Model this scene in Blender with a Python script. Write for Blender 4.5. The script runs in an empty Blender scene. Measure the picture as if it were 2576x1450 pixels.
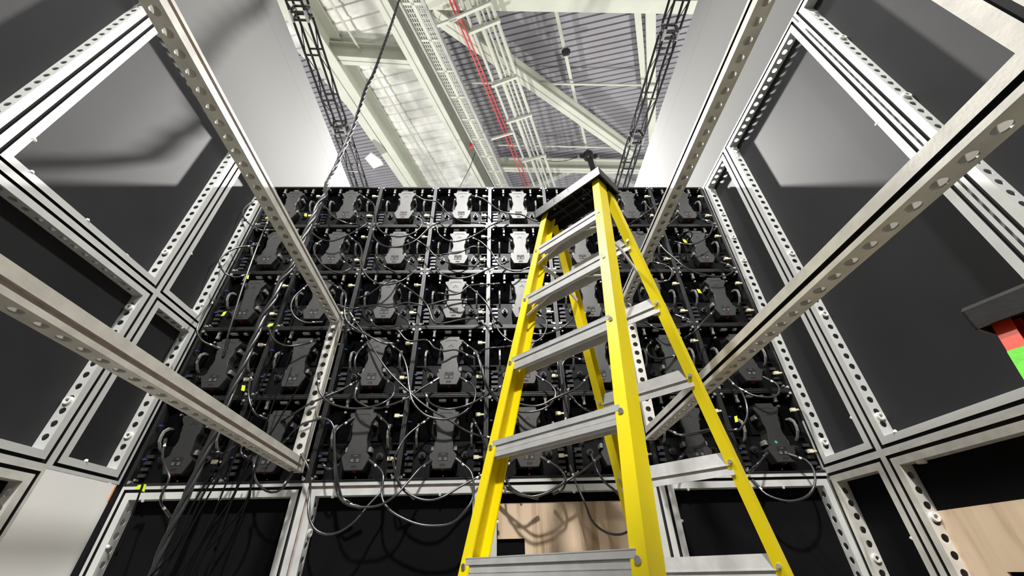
import bpy, math, random
from mathutils import Vector, Matrix
random.seed(7)
SC = bpy.context.scene
COL = SC.collection

# ------------------------------------------------------------------ camera
F_PX, PITCH, YAW, ROLL = 996.7, 0.6212, -0.0349, -0.0265
CAM = Vector((0.0953, -2.4638, -0.4278))
RC = (Matrix.Rotation(YAW, 3, 'Z') @ Matrix.Rotation(math.pi / 2 + PITCH, 3, 'X') @ Matrix.Rotation(ROLL, 3, 'Z'))
cam_d = bpy.data.cameras.new('camera')
cam_d.sensor_width = 36.0
cam_d.lens = F_PX / 2576 * 36.0
cam_d.clip_start = 0.02
cam_d.clip_end = 300
cam = bpy.data.objects.new('camera', cam_d)
COL.objects.link(cam)
cam.matrix_world = Matrix.Translation(CAM) @ RC.to_4x4()
SC.camera = cam

# ------------------------------------------------------------------ world, lights, exposure
w = bpy.data.worlds.new('hall_air')
SC.world = w
w.use_nodes = True
bg = w.node_tree.nodes['Background']
bg.inputs[0].default_value = (0.93, 0.96, 1.0, 1)
bg.inputs[1].default_value = 0.7
SC.view_settings.view_transform = 'Standard'
SC.view_settings.look = 'None'
SC.view_settings.exposure = 0.35
SC.view_settings.gamma = 1.0
SC.view_settings.use_curve_mapping = False


def area(name, loc, target, size, power, color=(1, 0.98, 0.94)):
    l = bpy.data.lights.new(name, 'AREA')
    l.shape = 'DISK'
    l.size = size
    l.energy = power
    l.color = color
    o = bpy.data.objects.new(name, l)
    COL.objects.link(o)
    o.location = loc
    o.rotation_euler = (Vector(target) - Vector(loc)).to_track_quat('-Z', 'Y').to_euler()
    return o




def spot(name, loc, target, size, power, angle, color=(1, 0.98, 0.94)):
    l = bpy.data.lights.new(name, 'SPOT')
    l.shadow_soft_size = size
    l.energy = power
    l.spot_size = math.radians(angle)
    l.spot_blend = 0.5
    l.color = color
    o = bpy.data.objects.new(name, l)
    COL.objects.link(o)
    o.location = loc
    o.rotation_euler = (Vector(target) - Vector(loc)).to_track_quat('-Z', 'Y').to_euler()
    return o


spot('high_bay_light_over_screen', (0.0, 5.0, 8.3), (0, -0.6, 1.2), 0.13, 12000, 60)
spot('high_bay_light_behind_viewer', (-0.2, -7.5, 8.2), (0.1, -0.8, 0.2), 0.3, 4700, 52)
spot('added_roof_fill', (-5.0, 8.0, 4.0), (-3.5, 7.0, 13.5), 0.3, 1900, 130)  # added fill aimed up to brighten the roof, not a known lamp
spot('added_roof_fill', (7.0, 6.0, 4.0), (4.5, 6.0, 13.5), 0.3, 1600, 130)  # second added roof fill, hidden behind the LED wall
spot('added_side_fill', (-4.6, -2.8, 8.3), (1.6, -1.0, 0.0), 0.3, 2500, 44)  # added fill that lifts the opposite side wall's frames
spot('added_side_fill', (4.6, -2.8, 8.3), (-1.6, -1.0, 0.0), 0.3, 2500, 44)  # mirrored added fill for the other side wall


# ------------------------------------------------------------------ helpers: reconstruction
def ray(u, v):
    return RC @ Vector(((u - 1288) / F_PX, (725 - v) / F_PX, -1.0))


def on(u, v, ax, val):
    d = ray(u, v)
    return CAM + d * ((val - CAM[ax]) / d[ax])


# ------------------------------------------------------------------ materials
MATS = {}


def mat(name, col, rough=0.5, metal=0.0, var=0.12, scale=12.0, bump=0.0, bscale=60.0, spec=0.5, stretch=None, emit=None):
    m = bpy.data.materials.new(name)
    m.use_nodes = True
    nt = m.node_tree
    b = nt.nodes['Principled BSDF']
    b.inputs['Roughness'].default_value = rough
    b.inputs['Metallic'].default_value = metal
    b.inputs['Specular IOR Level'].default_value = spec
    tc = nt.nodes.new('ShaderNodeTexCoord')
    mp = nt.nodes.new('ShaderNodeMapping')
    nt.links.new(tc.outputs['Object'], mp.inputs['Vector'])
    if stretch:
        mp.inputs['Scale'].default_value = stretch
    nz = nt.nodes.new('ShaderNodeTexNoise')
    nz.inputs['Scale'].default_value = scale
    nz.inputs['Detail'].default_value = 4
    nt.links.new(mp.outputs[0], nz.inputs['Vector'])
    rp = nt.nodes.new('ShaderNodeValToRGB')
    c0 = [max(0, c * (1 - var)) for c in col] + [1]
    c1 = [min(1, c * (1 + var)) for c in col] + [1]
    rp.color_ramp.elements[0].position = 0.3
    rp.color_ramp.elements[1].position = 0.7
    rp.color_ramp.elements[0].color = c0
    rp.color_ramp.elements[1].color = c1
    nt.links.new(nz.outputs[0], rp.inputs[0])
    nt.links.new(rp.outputs[0], b.inputs['Base Color'])
    if bump:
        n2 = nt.nodes.new('ShaderNodeTexNoise')
        n2.inputs['Scale'].default_value = bscale
        nt.links.new(mp.outputs[0], n2.inputs['Vector'])
        bp = nt.nodes.new('ShaderNodeBump')
        bp.inputs['Strength'].default_value = bump
        bp.inputs['Distance'].default_value = 0.003
        nt.links.new(n2.outputs[0], bp.inputs['Height'])
        nt.links.new(bp.outputs[0], b.inputs['Normal'])
    if emit:
        b.inputs['Emission Color'].default_value = (*emit[:3], 1)
        b.inputs['Emission Strength'].default_value = emit[3]
    MATS[name] = m
    return m


mat('alu', (0.62, 0.63, 0.61), 0.42, 0.25, 0.06, 9, 0.05, 200)
mat('alu_old', (0.64, 0.62, 0.57), 0.42, 0.2, 0.14, 14, 0.08, 120)
mat('groove', (0.012, 0.012, 0.012), 0.7)
mat('tape_tan', (0.42, 0.37, 0.34), 0.6, 0, 0.15, 30)
mat('board_black', (0.02, 0.02, 0.0215), 0.68, 0, 0.12, 3, 0.05, 350, spec=0.2)
mat('fabric_black', (0.005, 0.0048, 0.0056), 0.95, 0, 0.15, 5, spec=0.1)
mat('header', (0.05, 0.05, 0.047), 0.85, 0, 0.03, 1.2)
mat('white_board', (0.78, 0.77, 0.74), 0.55, 0, 0.03, 2)
mat('led_black', (0.015, 0.015, 0.016), 0.42, 0.8, 0.15, 20, spec=0.3)
mat('led_plate', (0.003, 0.003, 0.0035), 0.6, 0.0, 0.2, 20, spec=0.0)
mat('led_metal', (0.075, 0.075, 0.075), 0.36, 0.75, 0.15, 30)
mat('box_grey', (0.084, 0.084, 0.083), 0.44, 0.8, 0.07, 60, 0.12, 420)
mat('mark_dark', (0.006, 0.006, 0.006), 0.6)
mat('plastic_grey', (0.2, 0.2, 0.19), 0.4, 0, 0.08)
mat('plastic_white', (0.72, 0.71, 0.66), 0.35, 0, 0.06)
mat('plastic_cream', (0.68, 0.63, 0.44), 0.4, 0, 0.08)
mat('steel', (0.6, 0.6, 0.6), 0.25, 0.8, 0.1)
mat('blue_clip', (0.02, 0.045, 0.22), 0.5)
mat('red_tab', (0.2, 0.008, 0.012), 0.5)
mat('neon', (0.7, 0.85, 0.03), 0.5)
mat('orange_tape', (0.85, 0.3, 0.08), 0.5)
mat('green_dot', (0.02, 0.5, 0.36), 0.5)
mat('cable_black', (0.022, 0.022, 0.023), 0.27, 0, 0.1, 8, spec=0.9)
mat('cable_matt', (0.008, 0.008, 0.009), 0.9, 0, 0.1, spec=0.03)
mat('fibre_yellow', (0.9, 0.72, 0.003), 0.38, 0, 0.06, 6, 0.06, 300, stretch=(1, 1, 0.1))
mat('ladder_alu', (0.54, 0.54, 0.53), 0.42, 0.0, 0.1, 25, 0.05, 150)
mat('cap_black', (0.02, 0.02, 0.02), 0.33, 0, 0.2, 30, 0.1, 90)
mat('fibre_orange', (0.62, 0.035, 0.005), 0.45, 0, 0.1, 10)
mat('paint_green', (0.1, 0.55, 0.02), 0.55, 0, 0.22, 35, 0.2, 150)
mat('truss_black', (0.02, 0.02, 0.02), 0.3, 0.2, 0.2)
mat('deck_grey', (0.34, 0.33, 0.36), 0.55, 0.1, 0.1, 0.9)
mat('deck_lit', (0.8, 0.8, 0.76), 0.4, 0.05, 0.25, 1.6, stretch=(1, 1, 1))  # deck colour lightened to carry the uplight on the strip
mat('steel_cream', (0.62, 0.64, 0.55), 0.5, 0, 0.06, 1.5)
mat('steel_grey', (0.45, 0.46, 0.43), 0.5, 0, 0.1, 2)
mat('pipe_red', (0.8, 0.06, 0.06), 0.4)
mat('floor_grey', (0.6, 0.56, 0.5), 0.6, 0, 0.15, 1.5)
mat('sheet_white', (0.75, 0.75, 0.73), 0.6)
mat('foil', (0.7, 0.7, 0.7), 0.2, 0.9)


def wood():
    m = bpy.data.materials.new('plywood')
    m.use_nodes = True
    nt = m.node_tree
    b = nt.nodes['Principled BSDF']
    b.inputs['Roughness'].default_value = 0.55
    tc = nt.nodes.new('ShaderNodeTexCoord')
    mp = nt.nodes.new('ShaderNodeMapping')
    mp.inputs['Scale'].default_value = (6.0, 6.0, 0.5)
    nt.links.new(tc.outputs['Object'], mp.inputs['Vector'])
    nz = nt.nodes.new('ShaderNodeTexNoise')
    nz.inputs['Scale'].default_value = 2.2
    nz.inputs['Detail'].default_value = 6
    nz.inputs['Distortion'].default_value = 0.8
    nt.links.new(mp.outputs[0], nz.inputs['Vector'])
    rp = nt.nodes.new('ShaderNodeValToRGB')
    e = rp.color_ramp.elements
    e[0].position = 0.33
    e[0].color = (0.34, 0.23, 0.13, 1)
    e[1].position = 0.48
    e[1].color = (0.62, 0.47, 0.33, 1)
    x = e.new(0.7)
    x.color = (0.7, 0.55, 0.4, 1)
    nt.links.new(nz.outputs[0], rp.inputs[0])
    nt.links.new(rp.outputs[0], b.inputs['Base Color'])
    MATS['plywood'] = m


wood()


# ------------------------------------------------------------------ helpers: meshes and objects
class MB:
    def __init__(self):
        self.v, self.f, self.m = [], [], []

    def add(self, vs, fs, mi=0):
        o = len(self.v)
        self.v += [tuple(x) for x in vs]
        for f in fs:
            self.f.append(tuple(i + o for i in f))
            self.m.append(mi)
        return self

    def hexa(self, p, mi=0):
        return self.add(p, [(0, 3, 2, 1), (4, 5, 6, 7), (0, 1, 5, 4), (1, 2, 6, 5), (2, 3, 7, 6), (3, 0, 4, 7)], mi)

    def box(self, a, b, mi=0):
        x0, y0, z0 = a
        x1, y1, z1 = b
        return self.hexa([(x0, y0, z0), (x1, y0, z0), (x1, y1, z0), (x0, y1, z0),
                          (x0, y0, z1), (x1, y0, z1), (x1, y1, z1), (x0, y1, z1)], mi)

    def bar(self, p, q, wd, ht, up=(0, 0, 1), mi=0):
        p, q, up = Vector(p), Vector(q), Vector(up)
        d = (q - p).normalized()
        s = d.cross(up)
        if s.length < 1e-4:
            s = d.cross(Vector((1, 0, 0)))
        s.normalize()
        t = s.cross(d)
        s *= wd / 2
        t *= ht / 2
        return self.hexa([p - s - t, p + s - t, q + s - t, q - s - t, p - s + t, p + s + t, q + s + t, q - s + t], mi)

    def prism(self, poly, fn, d0, d1, mi=0, bev=0.0):
        """poly: 2-D outline; fn(a,b,d)->xyz; d0 front, d1 back; optional chamfer at the front"""
        n = len(poly)
        if bev:
            cx = sum(p[0] for p in poly) / n
            cy = sum(p[1] for p in poly) / n
            ins = []
            for (a, b) in poly:
                L = math.hypot(a - cx, b - cy) or 1
                ins.append((a - (a - cx) / L * bev, b - (b - cy) / L * bev))
            s = 1 if d1 > d0 else -1
            rings = [[fn(a, b, d0) for a, b in ins], [fn(a, b, d0 + s * bev) for a, b in poly], [fn(a, b, d1) for a, b in poly]]
        else:
            rings = [[fn(a, b, d0) for a, b in poly], [fn(a, b, d1) for a, b in poly]]
        vs = [x for r in rings for x in r]
        fs = [tuple(range(n))]
        for k in range(len(rings) - 1):
            for i in range(n):
                j = (i + 1) % n
                fs.append((k * n + i, k * n + j, (k + 1) * n + j, (k + 1) * n + i))
        fs.append(tuple((len(rings) - 1) * n + i for i in reversed(range(n))))
        return self.add(vs, fs, mi)

    def tube(self, pts, r, n=8, mi=0, cap=True, twist=0.0):
        pts = [Vector(p) for p in pts]
        rs = r if isinstance(r, (list, tuple)) else [r] * len(pts)
        d0 = (pts[1] - pts[0]).normalized()
        s = d0.cross(Vector((0, 0, 1)))
        if s.length < 1e-3:
            s = d0.cross(Vector((1, 0, 0)))
        s.normalize()
        vs, fs = [], []
        for i, p in enumerate(pts):
            d = (pts[min(i + 1, len(pts) - 1)] - pts[max(i - 1, 0)]).normalized()
            s = s - d * s.dot(d)
            s.normalize()
            t = d.cross(s)
            for k in range(n):
                a = 2 * math.pi * k / n + twist * i
                vs.append(p + (s * math.cos(a) + t * math.sin(a)) * rs[i])
        for i in range(len(pts) - 1):
            for k in range(n):
                j = (k + 1) % n
                fs.append((i * n + k, i * n + j, (i + 1) * n + j, (i + 1) * n + k))
        if cap:
            fs.append(tuple(reversed(range(n))))
            fs.append(tuple((len(pts) - 1) * n + k for k in range(n)))
        return self.add(vs, fs, mi)

    def disc(self, c, ax, r, h, n=12, mi=0):
        c, ax = Vector(c), Vector(ax).normalized()
        return self.tube([c, c + ax * h], r, n, mi)

    def ring(self, c, ax, r0, r1, h, n=16, mi=0):
        c, ax = Vector(c), Vector(ax).normalized()
        s = ax.cross(Vector((0.3, 0.5, 0.81))).normalized()
        t = ax.cross(s)
        vs, fs = [], []
        for k in range(n):
            a = 2 * math.pi * k / n
            e = s * math.cos(a) + t * math.sin(a)
            vs += [c + e * r0, c + e * r1, c + e * r1 * 0.9 + ax * h, c + e * r0 + ax * h]
        for k in range(n):
            j = (k + 1) % n
            for q in range(4):
                fs.append((k * 4 + q, k * 4 + (q + 1) % 4, j * 4 + (q + 1) % 4, j * 4 + q))
        return self.add(vs, fs, mi)

    def build(self, name, mats, parent=None, smooth=False, org=None):
        o0 = Vector(org) if org else (wl(parent) if parent else Vector((0, 0, 0)))
        me = bpy.data.meshes.new(name)
        me.from_pydata([tuple(Vector(p) - o0) for p in self.v], [], self.f)
        if isinstance(mats, str):
            mats = [mats]
        for x in mats:
            me.materials.append(MATS[x])
        if len(mats) > 1:
            me.polygons.foreach_set('material_index', self.m)
        if smooth:
            me.polygons.foreach_set('use_smooth', [True] * len(me.polygons))
        me.update()
        o = bpy.data.objects.new(name, me)
        COL.objects.link(o)
        if parent:
            o.parent = parent
            if org:
                o.location = o0 - wl(parent)
        else:
            o.location = o0
        return o


def wl(o):
    v = Vector(o.location)
    while o.parent:
        o = o.parent
        v += Vector(o.location)
    return v


def thing(name, label, cat, loc, group=None):
    o = bpy.data.objects.new(name, None)
    o.empty_display_size = 0.05
    COL.objects.link(o)
    o.location = loc
    return tag(o, label, cat, group)


def tag(o, label, cat, group=None, kind=None):
    o['label'] = label
    if cat:
        o['category'] = cat
    if group:
        o['group'] = group
    if kind:
        o['kind'] = kind
    return o


def cp(o, parent=None, loc=None):
    c = o.copy()
    COL.objects.link(c)
    c.parent = parent
    if loc is not None:
        c.location = loc
    return c


def spline(pts, step=0.02):
    """Catmull-Rom through pts"""
    P = [Vector(p) for p in pts]
    P = [P[0] * 2 - P[1]] + P + [P[-1] * 2 - P[-2]]
    out = []
    for i in range(1, len(P) - 2):
        a, b, c, d = P[i - 1:i + 3]
        n = max(2, int((c - b).length / step))
        for k in range(n):
            t = k / n
            out.append(0.5 * ((2 * b) + (c - a) * t + (2 * a - 5 * b + 4 * c - d) * t * t + (3 * b - a - 3 * c + d) * t ** 3))
    out.append(P[-2])
    return out


ORD = ['first', 'second', 'third', 'fourth', 'fifth', 'sixth', 'seventh', 'eighth']
ROWN = ['top', 'second', 'middle', 'fourth', 'bottom']

# ------------------------------------------------------------------ big structure: floor, fascias, rear wall
ZF = -1.4
mb = MB().box((-30, -30, ZF - 0.1), (30, 30, ZF))
tag(mb.build('floor', 'floor_grey', org=(0, 0, ZF)), 'pale hall floor under the booth', None, kind='structure')

# ------------------------------------------------------------------ modular aluminium frames
PW, PD, PITCHH, HR = 0.066, 0.062, 0.0625, 0.0165
GRV = [(0, 0), (0.016, 0), (0.016, 0.014), (0.032, 0.014), (0.032, 0), (PW, 0)]


def hole_strip(b, fn, s0, s1, inward, thick=0.004):
    """flat strip across depth d 0..PD from s0 to s1 with round holes; fn(s,d,k) -> xyz, k = sink into the bar"""
    n = max(0, int((s1 - s0) / PITCHH))
    pad = (s1 - s0 - n * PITCHH) / 2
    if pad > 1e-5:
        b.add([fn(s0, 0, 0), fn(s0 + pad, 0, 0), fn(s0 + pad, PD, 0), fn(s0, PD, 0)], [(0, 1, 2, 3)])
        b.add([fn(s1 - pad, 0, 0), fn(s1, 0, 0), fn(s1, PD, 0), fn(s1 - pad, PD, 0)], [(0, 1, 2, 3)])
    N = 16
    for i in range(n):
        c = s0 + pad + (i + 0.5) * PITCHH
        o, r, r2 = [], [], []
        for k in range(N):
            a = 2 * math.pi * (k + 0.0) / N + math.pi / 4
            ca, sa = math.cos(a), math.sin(a)
            m = max(abs(ca), abs(sa))
            o.append(fn(c + ca / m * PITCHH / 2, PD / 2 + sa / m * PD / 2, 0))
            r.append(fn(c + ca * HR, PD / 2 + sa * HR, 0))
            r2.append(fn(c + ca * HR, PD / 2 + sa * HR, thick * inward))
        fs = []
        for k in range(N):
            j = (k + 1) % N
            fs.append((k, j, N + j, N + k))
            fs.append((N + k, N + j, 2 * N + j, 2 * N + k))
        b.add(o + r + r2, fs)


def profile_mesh(M, side, W, H, outer_holes=True):
    """one mitred bar of a W x H frame. M(u,v,d) -> xyz (d = depth behind the face)"""
    L = W if side in 'tb' else H

    def fn(s, wv, d):
        if side == 'b':
            return M(s, wv, d)
        if side == 't':
            return M(s, H - wv, d)
        if side == 'l':
            return M(wv, s, d)
        return M(W - wv, s, d)
    b = MB()
    for i in range(len(GRV) - 1):
        (w0, d0), (w1, d1) = GRV[i], GRV[i + 1]
        mi = 1 if 0 < i < 4 else 0
        b.add([fn(w0, w0, d0), fn(L - w0, w0, d0), fn(L - w1, w1, d1), fn(w1, w1, d1)], [(0, 1, 2, 3)], mi)
    # back face
    b.add([fn(0, 0, PD), fn(L, 0, PD), fn(L - PW, PW, PD), fn(PW, PW, PD)], [(0, 1, 2, 3)])
    hole_strip(b, lambda s, d, k: fn(s, PW - k, d), PW, L - PW, 1)
    if outer_holes == 'open':
        pass            # open-backed channel: only the inner web carries holes
    elif outer_holes:
        hole_strip(b, lambda s, d, k: fn(s, k, d), 0, L, 1)
    else:
        b.add([fn(0, 0, 0), fn(L, 0, 0), fn(L, 0, PD), fn(0, 0, PD)], [(0, 1, 2, 3)])
    return b


def make_frame(M, W, H, label, panel='board_black', groove='groove', metal='alu', knobs=(), clips=(), group='modular wall frames',
               name='modular_frame', outer='open', panel_name='panel', sides='btlr'):
    base = M(W / 2, 0, PD / 2)
    t = thing(name, label, 'frame', base, group)
    for s in sides:
        profile_mesh(M, s, W, H, outer).build('profile', [metal, groove], t)
    if panel:
        MB().prism([(PW - .03, PW - .03), (W - PW + .03, PW - .03), (W - PW + .03, H - PW + .03), (PW - .03, H - PW + .03)],
                   lambda a, b_, d: M(a, b_, d), PD + 0.001, PD + 0.008).build(panel_name, panel, t)
    for (s, k) in knobs:          # white nylon connector rings set in the holes of the inner face
        p, ax = inner_point(M, W, H, s, k)
        o = MB().ring(p, ax, 0.010, 0.021, 0.012).build('connector_ring', 'plastic_white', t)
        tag(o, 'white plastic connector ring', None)
    for (s, k) in clips:          # small white clips on the inner edge of the face
        p, ax = inner_point(M, W, H, s, k, 0.006)
        MB().tube([p, p + ax * 0.012], [0.010, 0.006], 8).build('clip', 'plastic_white', t)
    return t


def inner_point(M, W, H, s, k, d=PD / 2):
    """point k (0..1) along the inner hole face of bar s, and its normal"""
    if s == 'b':
        a, n = (k * W, PW), (0, 1)
    elif s == 't':
        a, n = (k * W, H - PW), (0, -1)
    elif s == 'l':
        a, n = (PW, k * H), (1, 0)
    else:
        a, n = (W - PW, k * H), (-1, 0)
    p = Vector(M(a[0], a[1], d))
    q = Vector(M(a[0] + n[0] * .01, a[1] + n[1] * .01, d))
    return p, (q - p).normalized()


ZS = 0.0106
XL = lambda y, z: -2.0336 - 0.0114 * y * 0 - 0.003 * y + 0.0121 * z
SL, TL, SR, TR = -0.0114, 0.0121, -0.003, 0.0186


def left_map(y0, z0):
    def M(u, v, d):           # u runs towards the camera side (-y), face looks to +x
        y, z = y0 - u, z0 + v
        return (-2.0336 + SL * y + TL * z - d, y, z)
    return M


def right_map(y0, z0):
    def M(u, v, d):
        y, z = y0 - u, z0 + v
        return (1.9804 + SR * y + TR * z + d, y, z)
    return M


def front_map(x0, z0):
    def M(u, v, d):
        return (x0 + u, 0.0 + d, z0 + v)
    return M


GL, GR, GF = 'frames of the side wall with the white panel', 'frames of the side wall with the plywood panel', 'frames under the LED wall'
LO = -ZF + ZS     # height of the lower rank
WL, WR = 'side wall with the white panel', 'plywood side wall'
# left wall -----------------------------------------------------------------
YA, YB, YC = 0.007, -0.427, -1.427
make_frame(left_map(YA, ZS + 1), 0.434, 1.5, 'tall narrow frame beside LED wall above white panel side, upper tier', group=GL, knobs=[('b', .28)], clips=[('r', .25), ('l', .1)])
make_frame(left_map(YB, ZS + 1), 1.0, 1.5, 'upper wide frame with grey-lit black panel, cable shadow on it', group=GL, knobs=[('l', .18), ('b', .27)], clips=[('b', .55), ('b', .85), ('r', .13)])
make_frame(left_map(YC, ZS + 1), 1.0, 1.5, 'upper wide frame farthest from LED wall, white panel side', group=GL)
make_frame(left_map(YC - 1, ZS + 1), 1.0, 1.5, 'unseen upper wide frame behind the ladders, white panel side', group=GL)  # unseen, runs the wall on behind the camera to block light
make_frame(left_map(YA, ZS), 0.434, 1.0, 'small dark frame between white panel and upper narrow frame beside LED wall', group=GL, knobs=[('l', .25)], clips=[('b', .6), ('t', .3)])
make_frame(left_map(YB, ZS), 1.0, 1.0, 'square dark frame below the cable-shadowed panel', group=GL, knobs=[('l', .3), ('l', .85)], clips=[('b', .4)])
make_frame(left_map(YC, ZS), 1.0, 1.0, 'square dark frame second from the LED wall, white panel side', group=GL)
make_frame(left_map(YC - 1, ZS), 1.0, 1.0, 'unseen square dark frame behind the ladders, white panel side', group=GL)  # unseen lower frame, added behind the camera as a light block
M0 = left_map(YA, ZF)
t = thing('white_panel_unit', 'smooth white panel under the small dark frame beside the LED wall', 'panel', M0(0.217, 0, 0), GL)
MB().prism([(0.012, 0), (0.434, 0), (0.434, LO - .002), (0.012, LO - .002)], M0, 0.0, 0.03).build('white_face', 'white_board', t)
pt = MB().prism([(.013, LO - .085), (.022, LO - .085), (.022, LO - .005), (.013, LO - .005)], M0, -0.001, 0.0).build('tape_strip', 'orange_tape', t)
tag(pt, 'orange tape strip', None)
make_frame(left_map(YB, ZF), 1.0, LO, 'frame beside the white panel, near the floor', panel='fabric_black', group=GL, metal='alu_old')
make_frame(left_map(YC, ZF), 1.0, LO, 'floor-level frame one metre from the white panel', group=GL)
# right wall ----------------------------------------------------------------
YA2, YB2, YC2 = 0.0177, -0.4163, -1.4263
make_frame(right_map(YA2, ZS), 0.434, 2.5, 'tall narrow frame beside LED wall on the plywood panel side', group=GR, knobs=[('l', .06), ('l', .62), ('l', .72), ('l', .83)], clips=[('r', .08), ('r', .4)])
make_frame(right_map(YB2, ZS), 1.0, 2.5, 'tall wide frame with holed shadow under its top bar', group=GR, knobs=[('l', .065), ('l', .31), ('l', .5), ('l', .96)], clips=[('b', .13), ('r', .55)])
make_frame(right_map(YC2, ZS), 1.0, 2.5, 'tall wide frame second from the LED wall, plywood side', group=GR, knobs=[('l', .55), ('l', .8)])
make_frame(right_map(YC2 - 1, ZS), 1.0, 2.5, 'unseen tall wide frame behind the green ladder', group=GR)  # unseen, added behind the camera to keep light out
make_frame(right_map(YA2, ZF), 0.434, LO, 'low narrow frame under the tall narrow one, plywood side', panel='fabric_black', group=GR, metal='alu_old', knobs=[('l', .7)], clips=[('r', .75)])
fr = make_frame(right_map(YB2, ZF), 1.0, LO, 'low wide frame backed with plywood, black above it', panel='fabric_black', group=GR, metal='alu_old', knobs=[('l', .8), ('t', .15)])
make_frame(right_map(YC2, ZF), 1.0, LO, 'low wide frame next to the plywood backed one', panel='fabric_black', group=GR)
Mw = right_map(YB2, ZF)
pw = MB().prism([(.06, .6), (.22, .6), (.22, .93), (.40, .93), (.40, .6), (.94, .6), (.94, 1.15), (.06, 1.15)], Mw, PD - .012, PD).build('plywood_board', 'plywood', fr)
tag(pw, 'pale plywood board with a square notch', None)
# frames below the LED wall --------------------------------------------------
f1 = make_frame(front_map(-2.0, ZF), 1.0, -ZF, 'black panelled frame under LED wall beside the white panel', panel='fabric_black', group=GF, clips=[('t', .14), ('t', .55), ('l', .8)])
f2 = make_frame(front_map(-1.0, ZF), 1.0, -ZF, 'black panelled frame under LED wall with tan taped grooves', panel='fabric_black', groove='tape_tan', group=GF, knobs=[('l', .83)], clips=[('t', .16), ('t', .75)])
f3 = make_frame(front_map(0.0, ZF), 1.0, -ZF, 'frame under LED wall backed with plywood behind the yellow ladder', panel='fabric_black', group=GF, clips=[('l', .85), ('t', .2), ('t', .5), ('r', .85)])
f4 = make_frame(front_map(1.0, ZF), 1.0, -ZF, 'black panelled frame under LED wall beside the plywood side wall', panel='fabric_black', group=GF, clips=[('t', .15), ('t', .7), ('l', .84)])
Mf = front_map(0.0, ZF)
b = MB()
zt = -ZF - 0.115
b.prism([(.07, zt - .17), (.215, zt - .17), (.215, zt - .32), (.07, zt - .32), (.07, .2), (.95, .2), (.95, zt), (.07, zt)], Mf, PD - .014, PD)
pw = b.build('plywood_board', 'plywood', f3)
tag(pw, 'pale plywood board with a square notch', None)
# outer cladding above the side walls ----------------------------------------
for sx, lab in ((-1, 'tall pale grey fabric header above the white-panel side wall'), (1, 'tall pale grey fabric header above the plywood side wall')):
    t = thing('header_panel', lab, 'panel', (sx * 2.11, -0.5, ZS + 2.4), 'pale header panels')
    MB().box((sx * 2.11, -3.6, ZS + 1.5), (sx * 2.14, 3.2, 3.93)).build('fabric', 'header', t)
    MB().box((sx * 2.1098, -3.6, 3.931), (sx * 2.14, 3.2, 4.24)).build('hem', 'header', t)
o = MB().box((-2.2, -3.62, ZF), (2.2, -3.55, 2.5)).build('wall_back', 'board_black', org=(0, -3.6, ZF))  # unseen rear wall, put in and sized for its effect on light
tag(o, 'unseen black rear wall of the booth behind the viewer', None, kind='structure')


for k, sx in enumerate((-1, 1)):  # dark strips added to stop light leaking in beside the LED wall
    x0, x1 = sorted((sx * 2.0 + (0.0 if sx < 0 else .001), sx * 2.1))
    o = MB().box((x0, .03, ZF), (x1, .075, 2.52)).build('leak_blocker_%d' % (k + 1), 'led_black', org=(sx * 2.05, .05, ZF))
    tag(o, 'added black strip stopping light in the gap between LED wall and side wall', None, kind='structure')


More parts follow.
